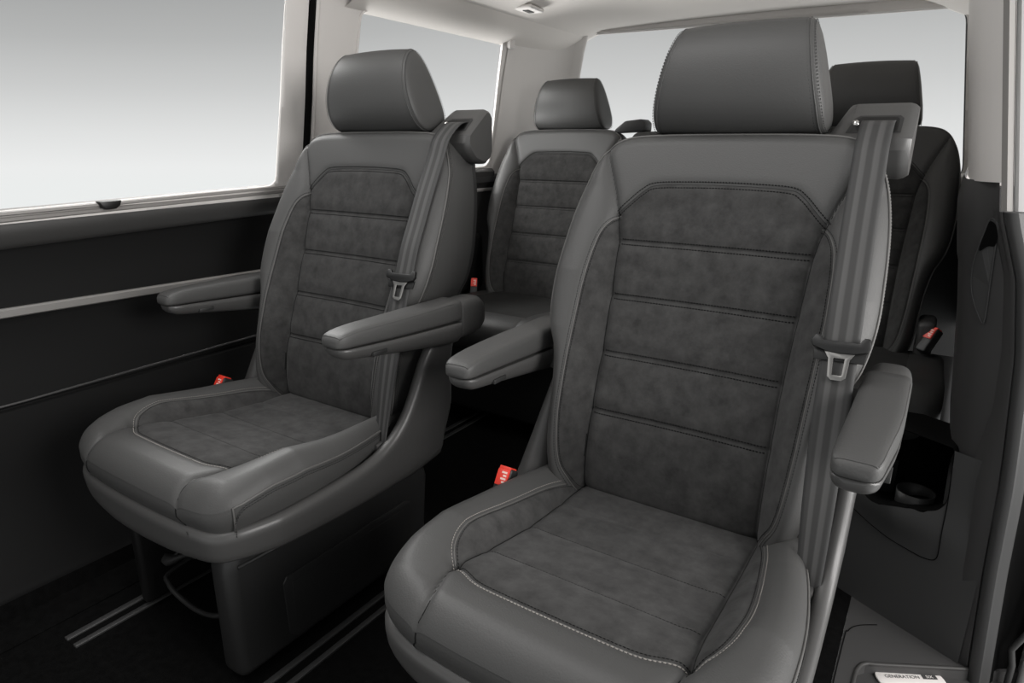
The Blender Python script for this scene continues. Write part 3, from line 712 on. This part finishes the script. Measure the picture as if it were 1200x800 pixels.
# lower centre section with its own shoulder and belt clip
bm = box((-.235, .00, .43), (.235, .16, 1.075), .03, 4)
bm.transform(Matrix.Translation((0, -.07, 0)) @ Matrix.Shear('XZ', 4, (0, 0)) if False else Matrix.Translation((0, -.03, 0)))
for v in bm.verts: v.co.y += (v.co.z - .75) * .26
tag(mkbm('centre_backrest', bm, 'suede', bench), 'plain dark centre backrest')
bm = prism([(-.02, 1.082), (.02, 1.112), (.085, 1.118), (.10, 1.105), (.10, 1.075), (-.02, 1.070)], 1, .07, .14, .006, 2); bg_ = mkbm('belt_guide', bm, 'shellback', bench)
for v in bg_.data.vertices: v.co.x -= .285
def bench_cushion(x0, x1):
    w = (x1 - x0) / 2; cx = (x0 + x1) / 2
    prof = spline([(-.10,.40),(-.10,.455),(-.25,.468),(-.40,.484),(-.50,.494),(-.565,.490),(-.605,.468),(-.622,.430),(-.615,.39),(-.58,.362),(-.50,.352)], 60)
    R = []
    for s, k in ((-1, .80), (-.995, .88), (-.97, .95), (-.93, .985), (-.88, 1), (-.74, 1), (-.715, .99), (-.70, .984), (-.685, .99), (-.66, 1.0), (-.3, 1), (0, 1), (.3, 1), (.66, 1), (.685, .99), (.70, .984), (.715, .99), (.74, 1), (.88, 1), (.93, .985), (.97, .95), (.995, .88), (1, .80)):
        c = np.array([-.34, .40]); q = c + (prof - c) * k; R.append([(cx + s * w, a, b) for a, b in q])
    V, F = rings(R, True, True)
    nP = len(prof); me_o = mk('bench_cushion', V, F, 'leather_shade', bench, angle=60); me = me_o.data; me.materials.append(M['suede_shade'])
    for p in me.polygons:
        c = p.center
        if abs(c.x - cx) < w * .71 and c.y > -.54 and c.z > .45: p.material_index = 1
    return me_o
tag(bench_cushion(-.765, -.225), 'left bench cushion with rolled leather front')
bench_cushion(-.22, .225); tag(bench_cushion(.23, .835), 'right bench cushion, dark suede top and rounded leather front')
bm = box((-.78, -.50, .10), (.80, .12, .352), .02, 3); mkbm('bench_base', bm, 'black', bench)
buckle(bench, -.785, -.16, -.365, .5, 'buckle'); buckle(bench, .805, -.15, -.328, -.7, 'buckle')
bm = box((.755, -.17, .43), (.80, -.05, .56), .015, 3); mkbm('hinge_cover', bm, 'greytrim', bench)
# ================================================================== BODY SHELL (solver z + H)
def struct(o): o['kind'] = 'structure'; return o
XC = -.43
def xw(z):      # inner wall x (left) at solver height z, leaning in towards the roof
    return np.interp(z, [-.9,-.4,.03,.1,.3,.42,.58,.66], [-1.36,-1.345,-1.285,-1.272,-1.232,-1.212,-1.178,-1.15])
def hole_field(P, rects):
    f = np.full(len(P), 1e9)
    for c in rects:
        f = np.minimum(f, -sd_poly(P, c))
    return f
def rrect(pts, r, n=6):
    out = []; N = len(pts)
    for i in range(N):
        p, a, b = np.array(pts[i]), np.array(pts[i - 1]), np.array(pts[(i + 1) % N])
        ua = (a - p) / np.linalg.norm(a - p); ub = (b - p) / np.linalg.norm(b - p); rr = r[i] if hasattr(r, '__len__') else r
        for k in range(n + 1):
            t = k / n; q = (p + ua * rr) * (1 - t) ** 2 + p * 2 * t * (1 - t) + (p + ub * rr) * t * t; out.append(tuple(q))
    return np.array(out)
W1 = rrect([(-1.35,.0135),(.086,.0600),(.107,.64),(-1.35,.64)], [.03,.03,.03,.03])
W2 = rrect([(.345,.065),(1.135,.090),(1.105,.568),(.365,.553)], [.05,.05,.012,.03])
def panel(name, holes, y0, y1, z0, z1, side, m, th=.03):
    P, F = grid2(y0, y1, z0, z1, .012)
    for hpoly in holes: P, _, F = clip(P, F, sd_poly(P, hpoly))
    if side < 0: P, F, _ = clip(P, F, np.where(P[:, 0] < .19, P[:, 1] - (.026 + .0316 * (P[:, 0] - .08)), 1.))
    P, F = compact(P, F)
    def X(z): return xw(z) if side < 0 else 2 * XC - xw(z)
    V = np.stack([X(P[:, 1]), P[:, 0], P[:, 1] + H], 1)
    o = mk(name, V, F if side < 0 else [f[::-1] for f in F], m)
    md = o.modifiers.new('thick', 'SOLIDIFY'); md.thickness = th; md.offset = -1
    return struct(o)
wl = panel('wall_left', [W1, W2], -1.40, 1.66, -.01, .66, -1, 'light', .008)
def pane(name, poly, side, off=.02):
    z = poly[:, 1]; X = (xw(z) if side < 0 else 2 * XC - xw(z)) + side * off
    bm = bmesh.new(); bm.faces.new([bm.verts.new((x, y, zz + H)) for x, (y, zz) in zip(X, poly)])
    return struct(mkbm(name, bm, 'glass', None, False))
def grow(poly, d):
    c = poly.mean(0); return c + (poly - c) * (1 + d)
pane('window_1', grow(W1, .02), -1); pane('window_2', grow(W2, .02), -1)
def edge_seal(poly, side, off, r, m, name, parent):
    z = poly[:, 1]; X = (xw(z) if side < 0 else 2 * XC - xw(z)) + off
    return tube(name, np.stack([X, poly[:, 0], z + H], 1), r, m, parent, 6, True)
edge_seal(W2, -1, 0.0, .004, 'light', 'window_trim', wl)
# black door seal between the sliding window frame and the pillar
zs = np.linspace(.05, .66, 20); ribbonP = []
tube('door_seal', [(xw(z) + .002, .184 + .004 * (z - .3), z + H) for z in zs], .0105, 'void', wl, 8)
tube('pillar_edge', [(xw(z) - .002, .203, z + H) for z in zs], .010, 'light', wl, 8)
# lower left wall: swept profile with ledge, pad, inset panel, silver strip, lower panel
def sweep(name, prof, y0, y1, m, parent=None, ny=2, rise=0.):
    R = []
    for y in np.linspace(y0, y1, ny): R.append([(x, y, z + H + rise * (y - .08)) for x, z in prof])
    V, F = rings(R, False, False); o = mk(name, V, F, m, parent, angle=40)
    return o
low = sweep('wall_left', [(-1.312,-.018),(-1.340,-.024),(-1.350,-.04),(-1.356,-.12),(-1.352,-.188),(-1.36,-.198),(-1.368,-.215),(-1.368,-.33),(-1.362,-.398),(-1.367,-.402),(-1.367,-.406),(-1.36,-.410),(-1.352,-.55),(-1.335,-.68),(-1.325,-.70),(-1.31,-.80),(-1.28,-.845),(-1.25,-.856)], -1.45, .19, 'darkwall'); struct(low)
sweep('armrest_pad', [(-1.30,.036),(-1.288,.034),(-1.285,.026),(-1.290,.010),(-1.298,-.010),(-1.312,-.021),(-1.345,-.026)], -1.45, .19, 'pad', low, rise=.0316)
sweep('window_ledge', [(-1.33,.0605),(-1.284,.0595),(-1.279,.0575),(-1.278,.052),(-1.284,.0495),(-1.284,.047),(-1.280,.045),(-1.281,.039),(-1.292,.033)], -1.45, .19, 'ledge', low, rise=.0316)
sweep('silver_strip', [(-1.36,-.185),(-1.347,-.186),(-1.344,-.190),(-1.346,-.205),(-1.350,-.208),(-1.366,-.210)], -1.45, .17, 'strip', low, rise=-.018)
tube('panel_bead', [(-1.360, -1.45, -.386 + H), (-1.360, -.6, -.394 + H), (-1.360, .17, -.383 + H)], .0028, 'greytrim', low, 6)
sweep('sill_step', [(-1.255,-.80),(-1.245,-.838),(-1.168,-.842),(-1.160,-.847),(-1.160,-.86)], -1.45, 1.3, 'carpet', low)
bm = prism([(-.405,.047+H),(-.355,.0485+H),(-.36,.036+H),(-.37,.029+H),(-.392,.028+H),(-.40,.036+H)], 0, -1.288, -1.264, .003, 2)
tag(mkbm('window_latch', bm, 'black'), 'small black latch clip on the ledge of the large side window', 'latch')
# rear part of the left wall
low2 = sweep('wall_left', [(-1.30,.062),(-1.262,.06),(-1.252,.052),(-1.256,.03),(-1.285,.012),(-1.30,-.02),(-1.305,-.16),(-1.30,-.36),(-1.27,-.40),(-1.25,-.86)], .19, 1.66, 'greytrim'); struct(low2)
sweep('window_ledge', [(-1.30,.085),(-1.262,.083),(-1.250,.072),(-1.253,.050),(-1.268,.045)], .36, 1.14, 'pad', low2)
bm = prism([(.62,-.04+H),(.98,-.04+H),(1.02,-.06+H),(1.02,-.40+H),(.62,-.40+H)], 0, -1.312, -1.285, .02, 3); mkbm('side_pocket', bm, 'void', low2)
tube('pocket_edge', [(-1.275, .60, -.175 + H), (-1.275, 1.0, -.168 + H)], .004, 'strip', low2, 6)
bm = box((-1.32, .55, -.40 + H), (-1.24, 1.05, -.172 + H), .02, 3); mkbm('side_armrest', bm, 'darkwall', low2)
# rear wall with its window
RW = rrect([(-1.20,.06),(.375,.06),(.292,.615),(-1.165,.640)], [.06,.06,.05,.06], 8)
P, F = grid2(-1.42, .56, -.90, .76, .02); P, _, F = clip(P, F, sd_poly(P, RW)); P, F = compact(P, F)
yrw = lambda z: 1.66 - .06 * np.clip(z, 0, 1)
wr = mk('wall_rear', np.stack([P[:, 0], yrw(P[:, 1]), P[:, 1] + H], 1), F, 'light'); struct(wr)
md = wr.modifiers.new('thick', 'SOLIDIFY'); md.thickness = .03; md.offset = 1
tube('window_seal', [(x, yrw(z) - .004, z + H) for x, z in RW], .0045, 'greytrim', wr, 6, True)
tube('window_trim', [(x, yrw(z) - .008, z + H) for x, z in grow(RW, .016)], .010, 'light', wr, 8, True)
bm = bmesh.new(); bm.faces.new([bm.verts.new((x, yrw(z) + .03, z + H)) for x, z in grow(RW, .02)]); struct(mkbm('window_3', bm, 'glass', None, False))
bm = box((-1.30, 1.56, -.90 + H), (.60, 1.64, .052 + H), .01, 2); o = struct(mkbm('trim_1', bm, 'black'))
bm = prism([(.325,.045+H),(.372,.095+H),(.39,.09+H),(.39,-.05+H),(.33,-.05+H)], 1, 1.40, 1.60, .01, 2)
struct(mkbm('trim_2', bm, 'light'))
# rounded rear-left and rear-right pillars
def dpillar(side, name):
    R = []
    for z in np.linspace(.03, .66, 14):
        x = float(xw(z)); r = []
        for a, b in ((.003, 1.14), (.006, 1.22), (.012, 1.32), (.020, 1.40), (.030, 1.47), (.045, 1.53), (.07, 1.575), (.10, 1.60), (.10, 1.62)):
            xx = x + a; b2 = b - .06 * max(z, 0) * max(0, (b - 1.3)) / .3; r.append((xx if side < 0 else 2 * XC - xx, b2, z + H))
        R.append(r)
    V, F = rings(R, False, False); return struct(mk(name, V, F if side > 0 else [f[::-1] for f in F], 'light'))
dpillar(-1, 'trim_3')
# headliner
def zroof(x, y):
    u = np.clip(np.abs(x - XC) / .745, 0, 1.05); v = np.clip((y - 1.25) / .37, 0, 1.1)
    z = .575 + .125 * (1 - u ** 3.2) - .0 * y
    zr = .640 + .012 * (1 - u * u) - .05 * np.clip(u - .8, 0, 1)
    k = v * v * (3 - 2 * np.clip(v, 0, 1)); k = np.clip(k, 0, 1)
    return z * (1 - k) + np.minimum(z, zr) * k
xs = np.linspace(-1.215, .355, 60); ysr = np.linspace(-.05, 1.63, 60); V = [(x, y, float(zroof(x, y)) + H) for y in ysr for x in xs]
F = [(j * 60 + i, (j + 1) * 60 + i, (j + 1) * 60 + i + 1, j * 60 + i + 1) for j in range(59) for i in range(59)]
ce = struct(mk('ceiling', V, F, 'liner')); md = ce.modifiers.new('thick', 'SOLIDIFY'); md.thickness = .02; md.offset = -1
# rounded roof rail above the side windows
sweep('roof_rail', [(-1.195,.545),(-1.185,.549),(-1.165,.556),(-1.13,.575),(-1.08,.612),(-1.06,.65)], .30, 1.56, 'liner', ce)
def hook(x, y, label):
    e = empty('coat_hook', (x, y, float(zroof(x, y)) + H), label, 'hook', 'fold-down hooks on the headliner')
    bm = box((-.030, -.045, -.007), (.030, .045, .004), .005, 3); mkbm('hook_plate', bm, 'light', e)
    bm = box((-.006, -.022, -.0095), (.010, .022, -.006), .002, 2); mkbm('hook_tab', bm, 'shell', e)
    return e
hk = hook(-1.02, 1.02, 'pale rectangular coat hook on the headliner above the second side window'); hk.rotation_euler.z = .1; hk.scale = (1.35, 1.2, 1.2)
def clip_hook(x, y, z, label):
    bm = box((x - .010, y - .016, z - .020 + H), (x + .012, y + .016, z + .012 + H), .006, 3)
    tag(mkbm('blind_hook', bm, 'light'), label, 'hook', 'pale blind hooks at the window tops')
clip_hook(-1.165, 1.13, .552, 'small pale blind hook at the upper rear corner of the second side window')
clip_hook(-1.185, .10, .562, 'small pale blind hook at the top rear corner of the large side window')
# ------------------------------------------------------------------ right side of the body
def xs_(z): return np.interp(z, [-.9,-.62,-.45,-.38,-.30,-.19,-.05,.06,.40,.60], [.532,.515,.508,.503,.496,.486,.462,.424,.366,.335])
def vsweep(name, prof, z0, z1, m, parent=None, nz=40, f=None):
    R = []
    for z in np.linspace(z0, z1, nz):
        x = float(xs_(z)); k = f(z) if f else 1.
        R.append([(x + a * k, .28 + b, z + H) for a, b in prof])
    V, F = rings(R, False, False); return mk(name, V, F, m, parent, angle=45)
wrt = vsweep('wall_right', [(-.030, 1.62), (-.036, .9), (-.044, .60), (-.048, .30), (-.047, .12), (-.042, .06), (-.03, .03), (-.012, .010), (-.004, .0)], .115, .66, 'light'); struct(wrt)
vsweep('pillar_edge', [(-.004, .0), (.004, -.006), (.012, -.002), (.014, .010)], .068, .66, 'ledge', wrt)
vsweep('door_frame', [(.014, .006), (.020, -.004), (.05, -.006), (.075, .01), (.12, .08)], .068, .70, 'paint', wrt)
R = []
for z in np.linspace(-.415, .117, 30):
    x = float(xs_(z)); k = float(np.interp(z, [-.45, -.2, -.03, .09, .117], [.082, .088, .084, .062, .054]))
    R.append([(x + a, .28 + b, z + H) for a, b in ((-k * .6, 1.34), (-k * .85, .7), (-k, .40), (-k, .16), (-k * .96, .10), (-k * .80, .062), (-k * .55, .040), (-.012, .026), (-.006, .004))])
V, F = rings(R, False, False); lo = struct(mk('wall_right', V, F, 'greytrim', angle=45))
def wally(x, z):
    k = float(np.interp(z, [-.45, -.2, -.03, .09, .117], [.082, .088, .084, .062, .054])); o = x - float(xs_(z))
    return .28 + float(np.interp(o, [-k, -k * .96, -k * .80, -k * .55, -.012, -.006], [.16, .10, .062, .040, .026, .004]))
def pocket(name, pl, m, d):
    bm = bmesh.new(); A = [bm.verts.new((x, y - d, z + H)) for x, y, z in pl]; bm.faces.new(A); return mkbm(name, bm, m, lo, False)
pko = spline([(.408,.052),(.4035,.030),(.399,.0),(.3965,-.035),(.400,-.07),(.408,-.10),(.420,-.126),(.4305,-.140),(.4305,-.11),(.427,-.06),(.424,-.01),(.420,.040)], 48, True)
pocket('map_pocket', [(x, wally(x, z) - .004, z) for x, z in pko], 'archtrim', 0)
pki = spline([(.408,.048),(.404,.030),(.401,.004),(.402,-.008),(.412,.002),(.423,.006),(.421,.035)], 30, True); pocket('pocket_mouth', [(x, wally(x, z) - .0065, z) for x, z in pki], 'void', 0)
tube('pocket_rim', [(x, wally(x, z) - .005, z + H) for x, z in pko], .0014, 'seal', lo, 6, True)
# front edge strip of that wall (lighter), then rubber seal, then the dark outer jamb
def k1(z): return float(np.interp(z, [-.9, -.45, -.30, -.1, .06], [1, 1, .42, .30, .26]))
R = []
for z in np.linspace(-.86, .066, 50):
    x = float(xs_(z)); k = k1(z); R.append([(x - .058 * k - .02 * (k > .9), .28 + .10 * k, z + H), (x - .05 * k, .28 + .035 * k + .01, z + H), (x - .03 * k, .28 + .014, z + H), (x - .006, .28 + .002, z + H), (x - .002, .28 + .0, z + H), (x + .0, .28 + .004, z + H)])
V, F = rings(R, False, False); mk('pillar_face', V, F, 'greytrim', lo, angle=60)
vsweep('door_seal', [(.0, .006), (.002, -.006), (.010, -.012), (.020, -.011), (.024, -.006), (.032, -.004), (.038, .004)], -.88, .066, 'seal', lo)
vsweep('door_jamb', [(.036, .004), (.05, .03), (.09, .06), (.25, .10)], -.95, .060, 'void', lo)
# wheel-arch face with the cup holder
fd = Vector((.248, -.131, 0)).normalized(); fn = Vector((-fd.y, fd.x, 0)); fn = Vector((-.131, -.248, 0)).normalized(); P0 = Vector((.274, .407, H - H))
def fp(u, z, d=0): 
    q = Vector((.274, .407, 0)) + fd * u + fn * d; return (q.x, q.y, z + H)
hole = rrect([(-.02,-.50),(.025,-.60),(.105,-.562),(.150,-.558),(.186,-.530),(.178,-.40),(-.02,-.40)], [.02,.05,.05,.03,.025,.01,.01])
P, F = grid2(-.10, .268, -.90, -.405, .008); P, _, F = clip(P, F, sd_poly(P, hole)); P, _, F = clip(P, F, P[:, 1] + .412 - .0 * P[:, 0]) if False else (P, F, F)
P, F = compact(P, F)
bul = lambda u, z: .018 * np.exp(-((z + .585) / .05) ** 2) * np.clip(1 - np.abs(u - .09) / .16, 0, 1)
arch = mk('trim_4', [fp(u, z, float(bul(u, z))) for u, z in P], F, 'archtrim'); struct(arch)
n = len(hole); R = [[fp(u, z, float(bul(u, z)) - d) for u, z in hole] for d in (0, .006, .12)]
R[1] = [fp(*(np.array(q) + (hole.mean(0) - q) * .03), float(bul(*q)) - .004) for q in hole]
V, F = rings(R, False); F.append(tuple(range(2 * n, 3 * n))); mk('cup_recess', V, F, 'void', arch)
R = [[fp(.10 + r * math.cos(t), z, -.045 + r * math.sin(t)) for t in np.linspace(0, 2 * math.pi, 28, endpoint=False)] for z, r in ((-.58, .036), (-.545, .038), (-.545, .0355), (-.58, .034))]
V, F = rings(R, False); mk('cup_holder', V, F, 'shellback', arch)
bm = bmesh.new(); 
for lst in ([fp(.02,-.58,-.03), fp(.045,-.58,-.06), fp(.045,-.50,-.06), fp(.02,-.50,-.03)],): bm.faces.new([bm.verts.new(v) for v in lst])
mkbm('recess_divider', bm, 'darkwall', arch, False)
ln = spline([(-.02,-.620),(.03,-.640),(.08,-.655),(.13,-.660),(.165,-.660),(.186,-.650),(.190,-.62),(.188,-.55),(.180,-.44)], 50)
tube('panel_gap', [fp(u, z, float(bul(u, z)) + .0002) for u, z in ln], .0010, 'void', arch, 6)
bm = prism([(.20,.56),(.30,.52),(.50,.44),(.50,.62),(.50,1.1),(.30,1.1)], 2, -.86 + H, -.50 + H, .0, 2)
o = mkbm('arch_housing', bm, 'void', arch, False)
bm = prism([(.24,.60),(.43,.52),(.45,1.2),(.30,1.2)], 2, -.52 + H, -.44 + H, .02, 3); mkbm('arch_shelf', bm, 'black', arch)
# ------------------------------------------------------------------ floor, step, badge, rails
P, F = grid2(-1.26, .30, -1.5, 1.66, .06); struct(mk('floor', [(a, b, 0) for a, b in P], F, 'carpet'))
up = [(.30,.08),(.302,.24),(.312,.275),(.335,.30),(.30,.42),(.30,.55),(.62,.45),(.62,.32),(.53,.278),(.525,.276),(.372,.191),(.352,.180),(.341,.165),(.336,.14),(.334,.08)]
bm = prism([(.30,-1.5),(.30,.60),(.62,.55),(.62,.325),(.372,.188),(.352,.178),(.341,.163),(.336,.14),(.33,-1.5)], 2, -.03, -.001, .0, 2); st = struct(mkbm('trim_5', bm, 'greytrim', None, False))
bm = box((.33, -1.5, -.06), (.66, .40, -.026)); mkbm('step_tread', bm, 'greytrim', st, False)
tube('step_edge', [(.331, -1.5, -.002)] + [tuple(p) for p in spline([(.333,-.2,-.002),(.336,.10,-.002),(.340,.155,-.002),(.352,.178,-.002),(.372,.189,-.002),(.45,.2335,-.002),(.53,.279,-.002)], 30)], .0042, 'pad', st, 8)
tube('panel_gap', [tuple(p) for p in spline([(.303,-.3,.0),(.304,.20,.0),(.309,.262,.0),(.325,.292,.0),(.36,.318,.0)], 30)], .0009, 'void', st, 6)
bd = empty('entry_badge', (.430, .218, -.0255), 'white oblong entry badge lettered GENERATION SIX on the step', 'badge')
bd.rotation_euler.z = math.atan2(.061, .104)
bm = prism(list(map(tuple, rrect([(-.070,-.034),(.066,-.034),(.066,.012),(-.070,.012)], .022))), 2, 0, .005, .0015, 2); pl_ = mkbm('badge_plate', bm, 'white', bd)
text('GENERATION', .0112, 'ink', pl_, (-.017, -.0068, .0053), 'lettering')
bm = box((.024, -.0105, .0046), (.053, .0015, .0054)); mkbm('letter_box', bm, 'ink', pl_, False)
text('SIX', .0100, 'white', pl_, (.0385, -.0045, .0057), 'lettering')
def rail(x, y0, y1, label):
    r = empty('seat_rail', (x, y0, 0), label, 'rail', 'floor rails of the middle-row chairs')
    for a, b, h, m in ((-.026, -.010, .005, 'rail'), (.012, .026, .005, 'rail')):
        bm = box((a, 0, -.002), (b, y1 - y0, h), .0015, 2); mkbm('rail_flange', bm, m, r)
    bm = box((-.011, 0, -.002), (.013, y1 - y0, .0012)); mkbm('rail_slot', bm, 'void', r, False)
rail(-1.075, -.705, 1.0, 'metal floor rail along the left wall side of the window-side chair')
rail(-.612, -1.2, 1.0, 'metal floor rail between the two captain chairs, beside the window-side chair')
rail(-.225, -1.2, 1.0, 'metal floor rail under the left flank of the front captain chair')
# open door edge at the lower right
bm = prism([(.615,-.95+H),(.615,-.78+H),(.627,-.70+H),(.655,-.55+H),(.80,-.40+H),(.9,-.95+H)], 1, .30, .36, .01, 3); struct(mkbm('door_1', bm, 'paint'))
tube('door_rubber', [(.597,.295,-.95+H),(.597,.295,-.82+H),(.590,.295,-.785+H),(.606,.295,-.74+H),(.632,.295,-.62+H),(.66,.295,-.50+H)], .006, 'seal', bpy.data.objects['door_1'], 8)
# ================================================================== CAMERA
f, pi_, ya, ro = 759.870739249398, .292268865, .580318327, .00463896
cy, sy, cp, sp = math.cos(ya), math.sin(ya), math.cos(pi_), math.sin(pi_)
fw = Vector((-sy * cp, cy * cp, -sp)); rt = Vector((cy, sy, 0)); upv = rt.cross(fw)
r2 = rt * math.cos(ro) + upv * math.sin(ro); u2 = -rt * math.sin(ro) + upv * math.cos(ro)
cam = bpy.data.cameras.new('camera'); co = bpy.data.objects.new('camera', cam); COL.objects.link(co)
cam.sensor_width = 36; cam.lens = 36 * f / 1200; cam.clip_start = .02
mw = Matrix((r2, u2, -fw)).transposed().to_4x4(); mw.translation = Vector((.3369647, -1.14228983, .1714308 + H)); co.matrix_world = mw
SC.camera = co
# ================================================================== LIGHT
def area(name, loc, target, size, power, col=(1, 1, 1)):
    l = bpy.data.lights.new(name, 'AREA'); l.shape = 'RECTANGLE'; l.size, l.size_y = size; l.energy = power; l.color = col
    o = bpy.data.objects.new(name, l); COL.objects.link(o); o.location = loc; d = Vector(target) - Vector(loc); o.rotation_euler = d.to_track_quat('-Z', 'Y').to_euler(); return o
area('softbox_top', (-.85, -.95, 2.6), (-.55, -.25, .4), (1.8, 1.0), 31, (1, .985, .97))
area('softbox_front', (-1.0, -2.6, 2.0), (-.5, .2, .7), (1.6, 1.2), 5, (1, .985, .97))
area('softbox_side', (2.0, -.65, 1.55), (-.6, .1, 1.0), (1.0, .9), 47, (1, .98, .96))
area('softbox_door', (2.2, .3, .85), (-.4, .5, 1.25), (1.2, 1.0), 38, (1, .98, .96))
area('left_fill_low', (-2.4, .8, .55), (.38, .85, 1.25), (1.2, .5), 70, (1, .99, .975))  # added fill lamp outside, below view, lifts the ceiling and right pillar
area('left_fill_high', (-2.3, .5, 2.05), (-.5, 1.1, .85), (1.2, .6), 48, (1, .99, .975))  # added fill lamp above the side window, out of view, brightens the bench
area('rear_fill_low', (-.45, 2.8, .45), (-.45, .6, 1.55), (1.4, .5), 10, (1, .99, .975))  # added fill lamp low behind the rear glass, lifts the headliner
w = bpy.data.worlds.new('World'); SC.world = w; w.use_nodes = True; nt = w.node_tree; bg = nt.nodes['Background']
tc = nt.nodes.new('ShaderNodeTexCoord'); sp_ = nt.nodes.new('ShaderNodeSeparateXYZ'); mr = nt.nodes.new('ShaderNodeMapRange'); rp = nt.nodes.new('ShaderNodeValToRGB')
def mth(op, a, b):
    n = nt.nodes.new('ShaderNodeMath'); n.operation = op
    for i, v in enumerate((a, b)):
        if isinstance(v, (int, float)): n.inputs[i].default_value = v
        else: nt.links.new(v, n.inputs[i])
    return n.outputs[0]
nt.links.new(tc.outputs['Generated'], sp_.inputs[0])
side_ = mth('ADD', mth('MULTIPLY', mth('MAXIMUM', mth('SUBTRACT', mth('MULTIPLY', sp_.outputs['X'], -1), .6), 0), .85), .77)
nt.links.new(mth('MULTIPLY', sp_.outputs['Z'], side_), mr.inputs['Value']); mr.inputs['From Min'].default_value = -.05; mr.inputs['From Max'].default_value = .20
nt.links.new(mr.outputs[0], rp.inputs['Fac']); nt.links.new(rp.outputs['Color'], bg.inputs['Color'])
e = rp.color_ramp.elements; e[0].position = 0; e[0].color = (.84, .855, .85, 1); e[1].position = 1; e[1].color = (.39, .39, .39, 1)
for p_, v in ((.088, .845), (.26, .755), (.38, .675), (.484, .60), (.60, .535), (.70, .47), (.86, .405)):
    x = rp.color_ramp.elements.new(p_); x.color = (v, v * 1.008, v * 1.004, 1)
bg.inputs['Strength'].default_value = 1.0
SC.view_settings.view_transform = 'Standard'; SC.view_settings.look = 'None'
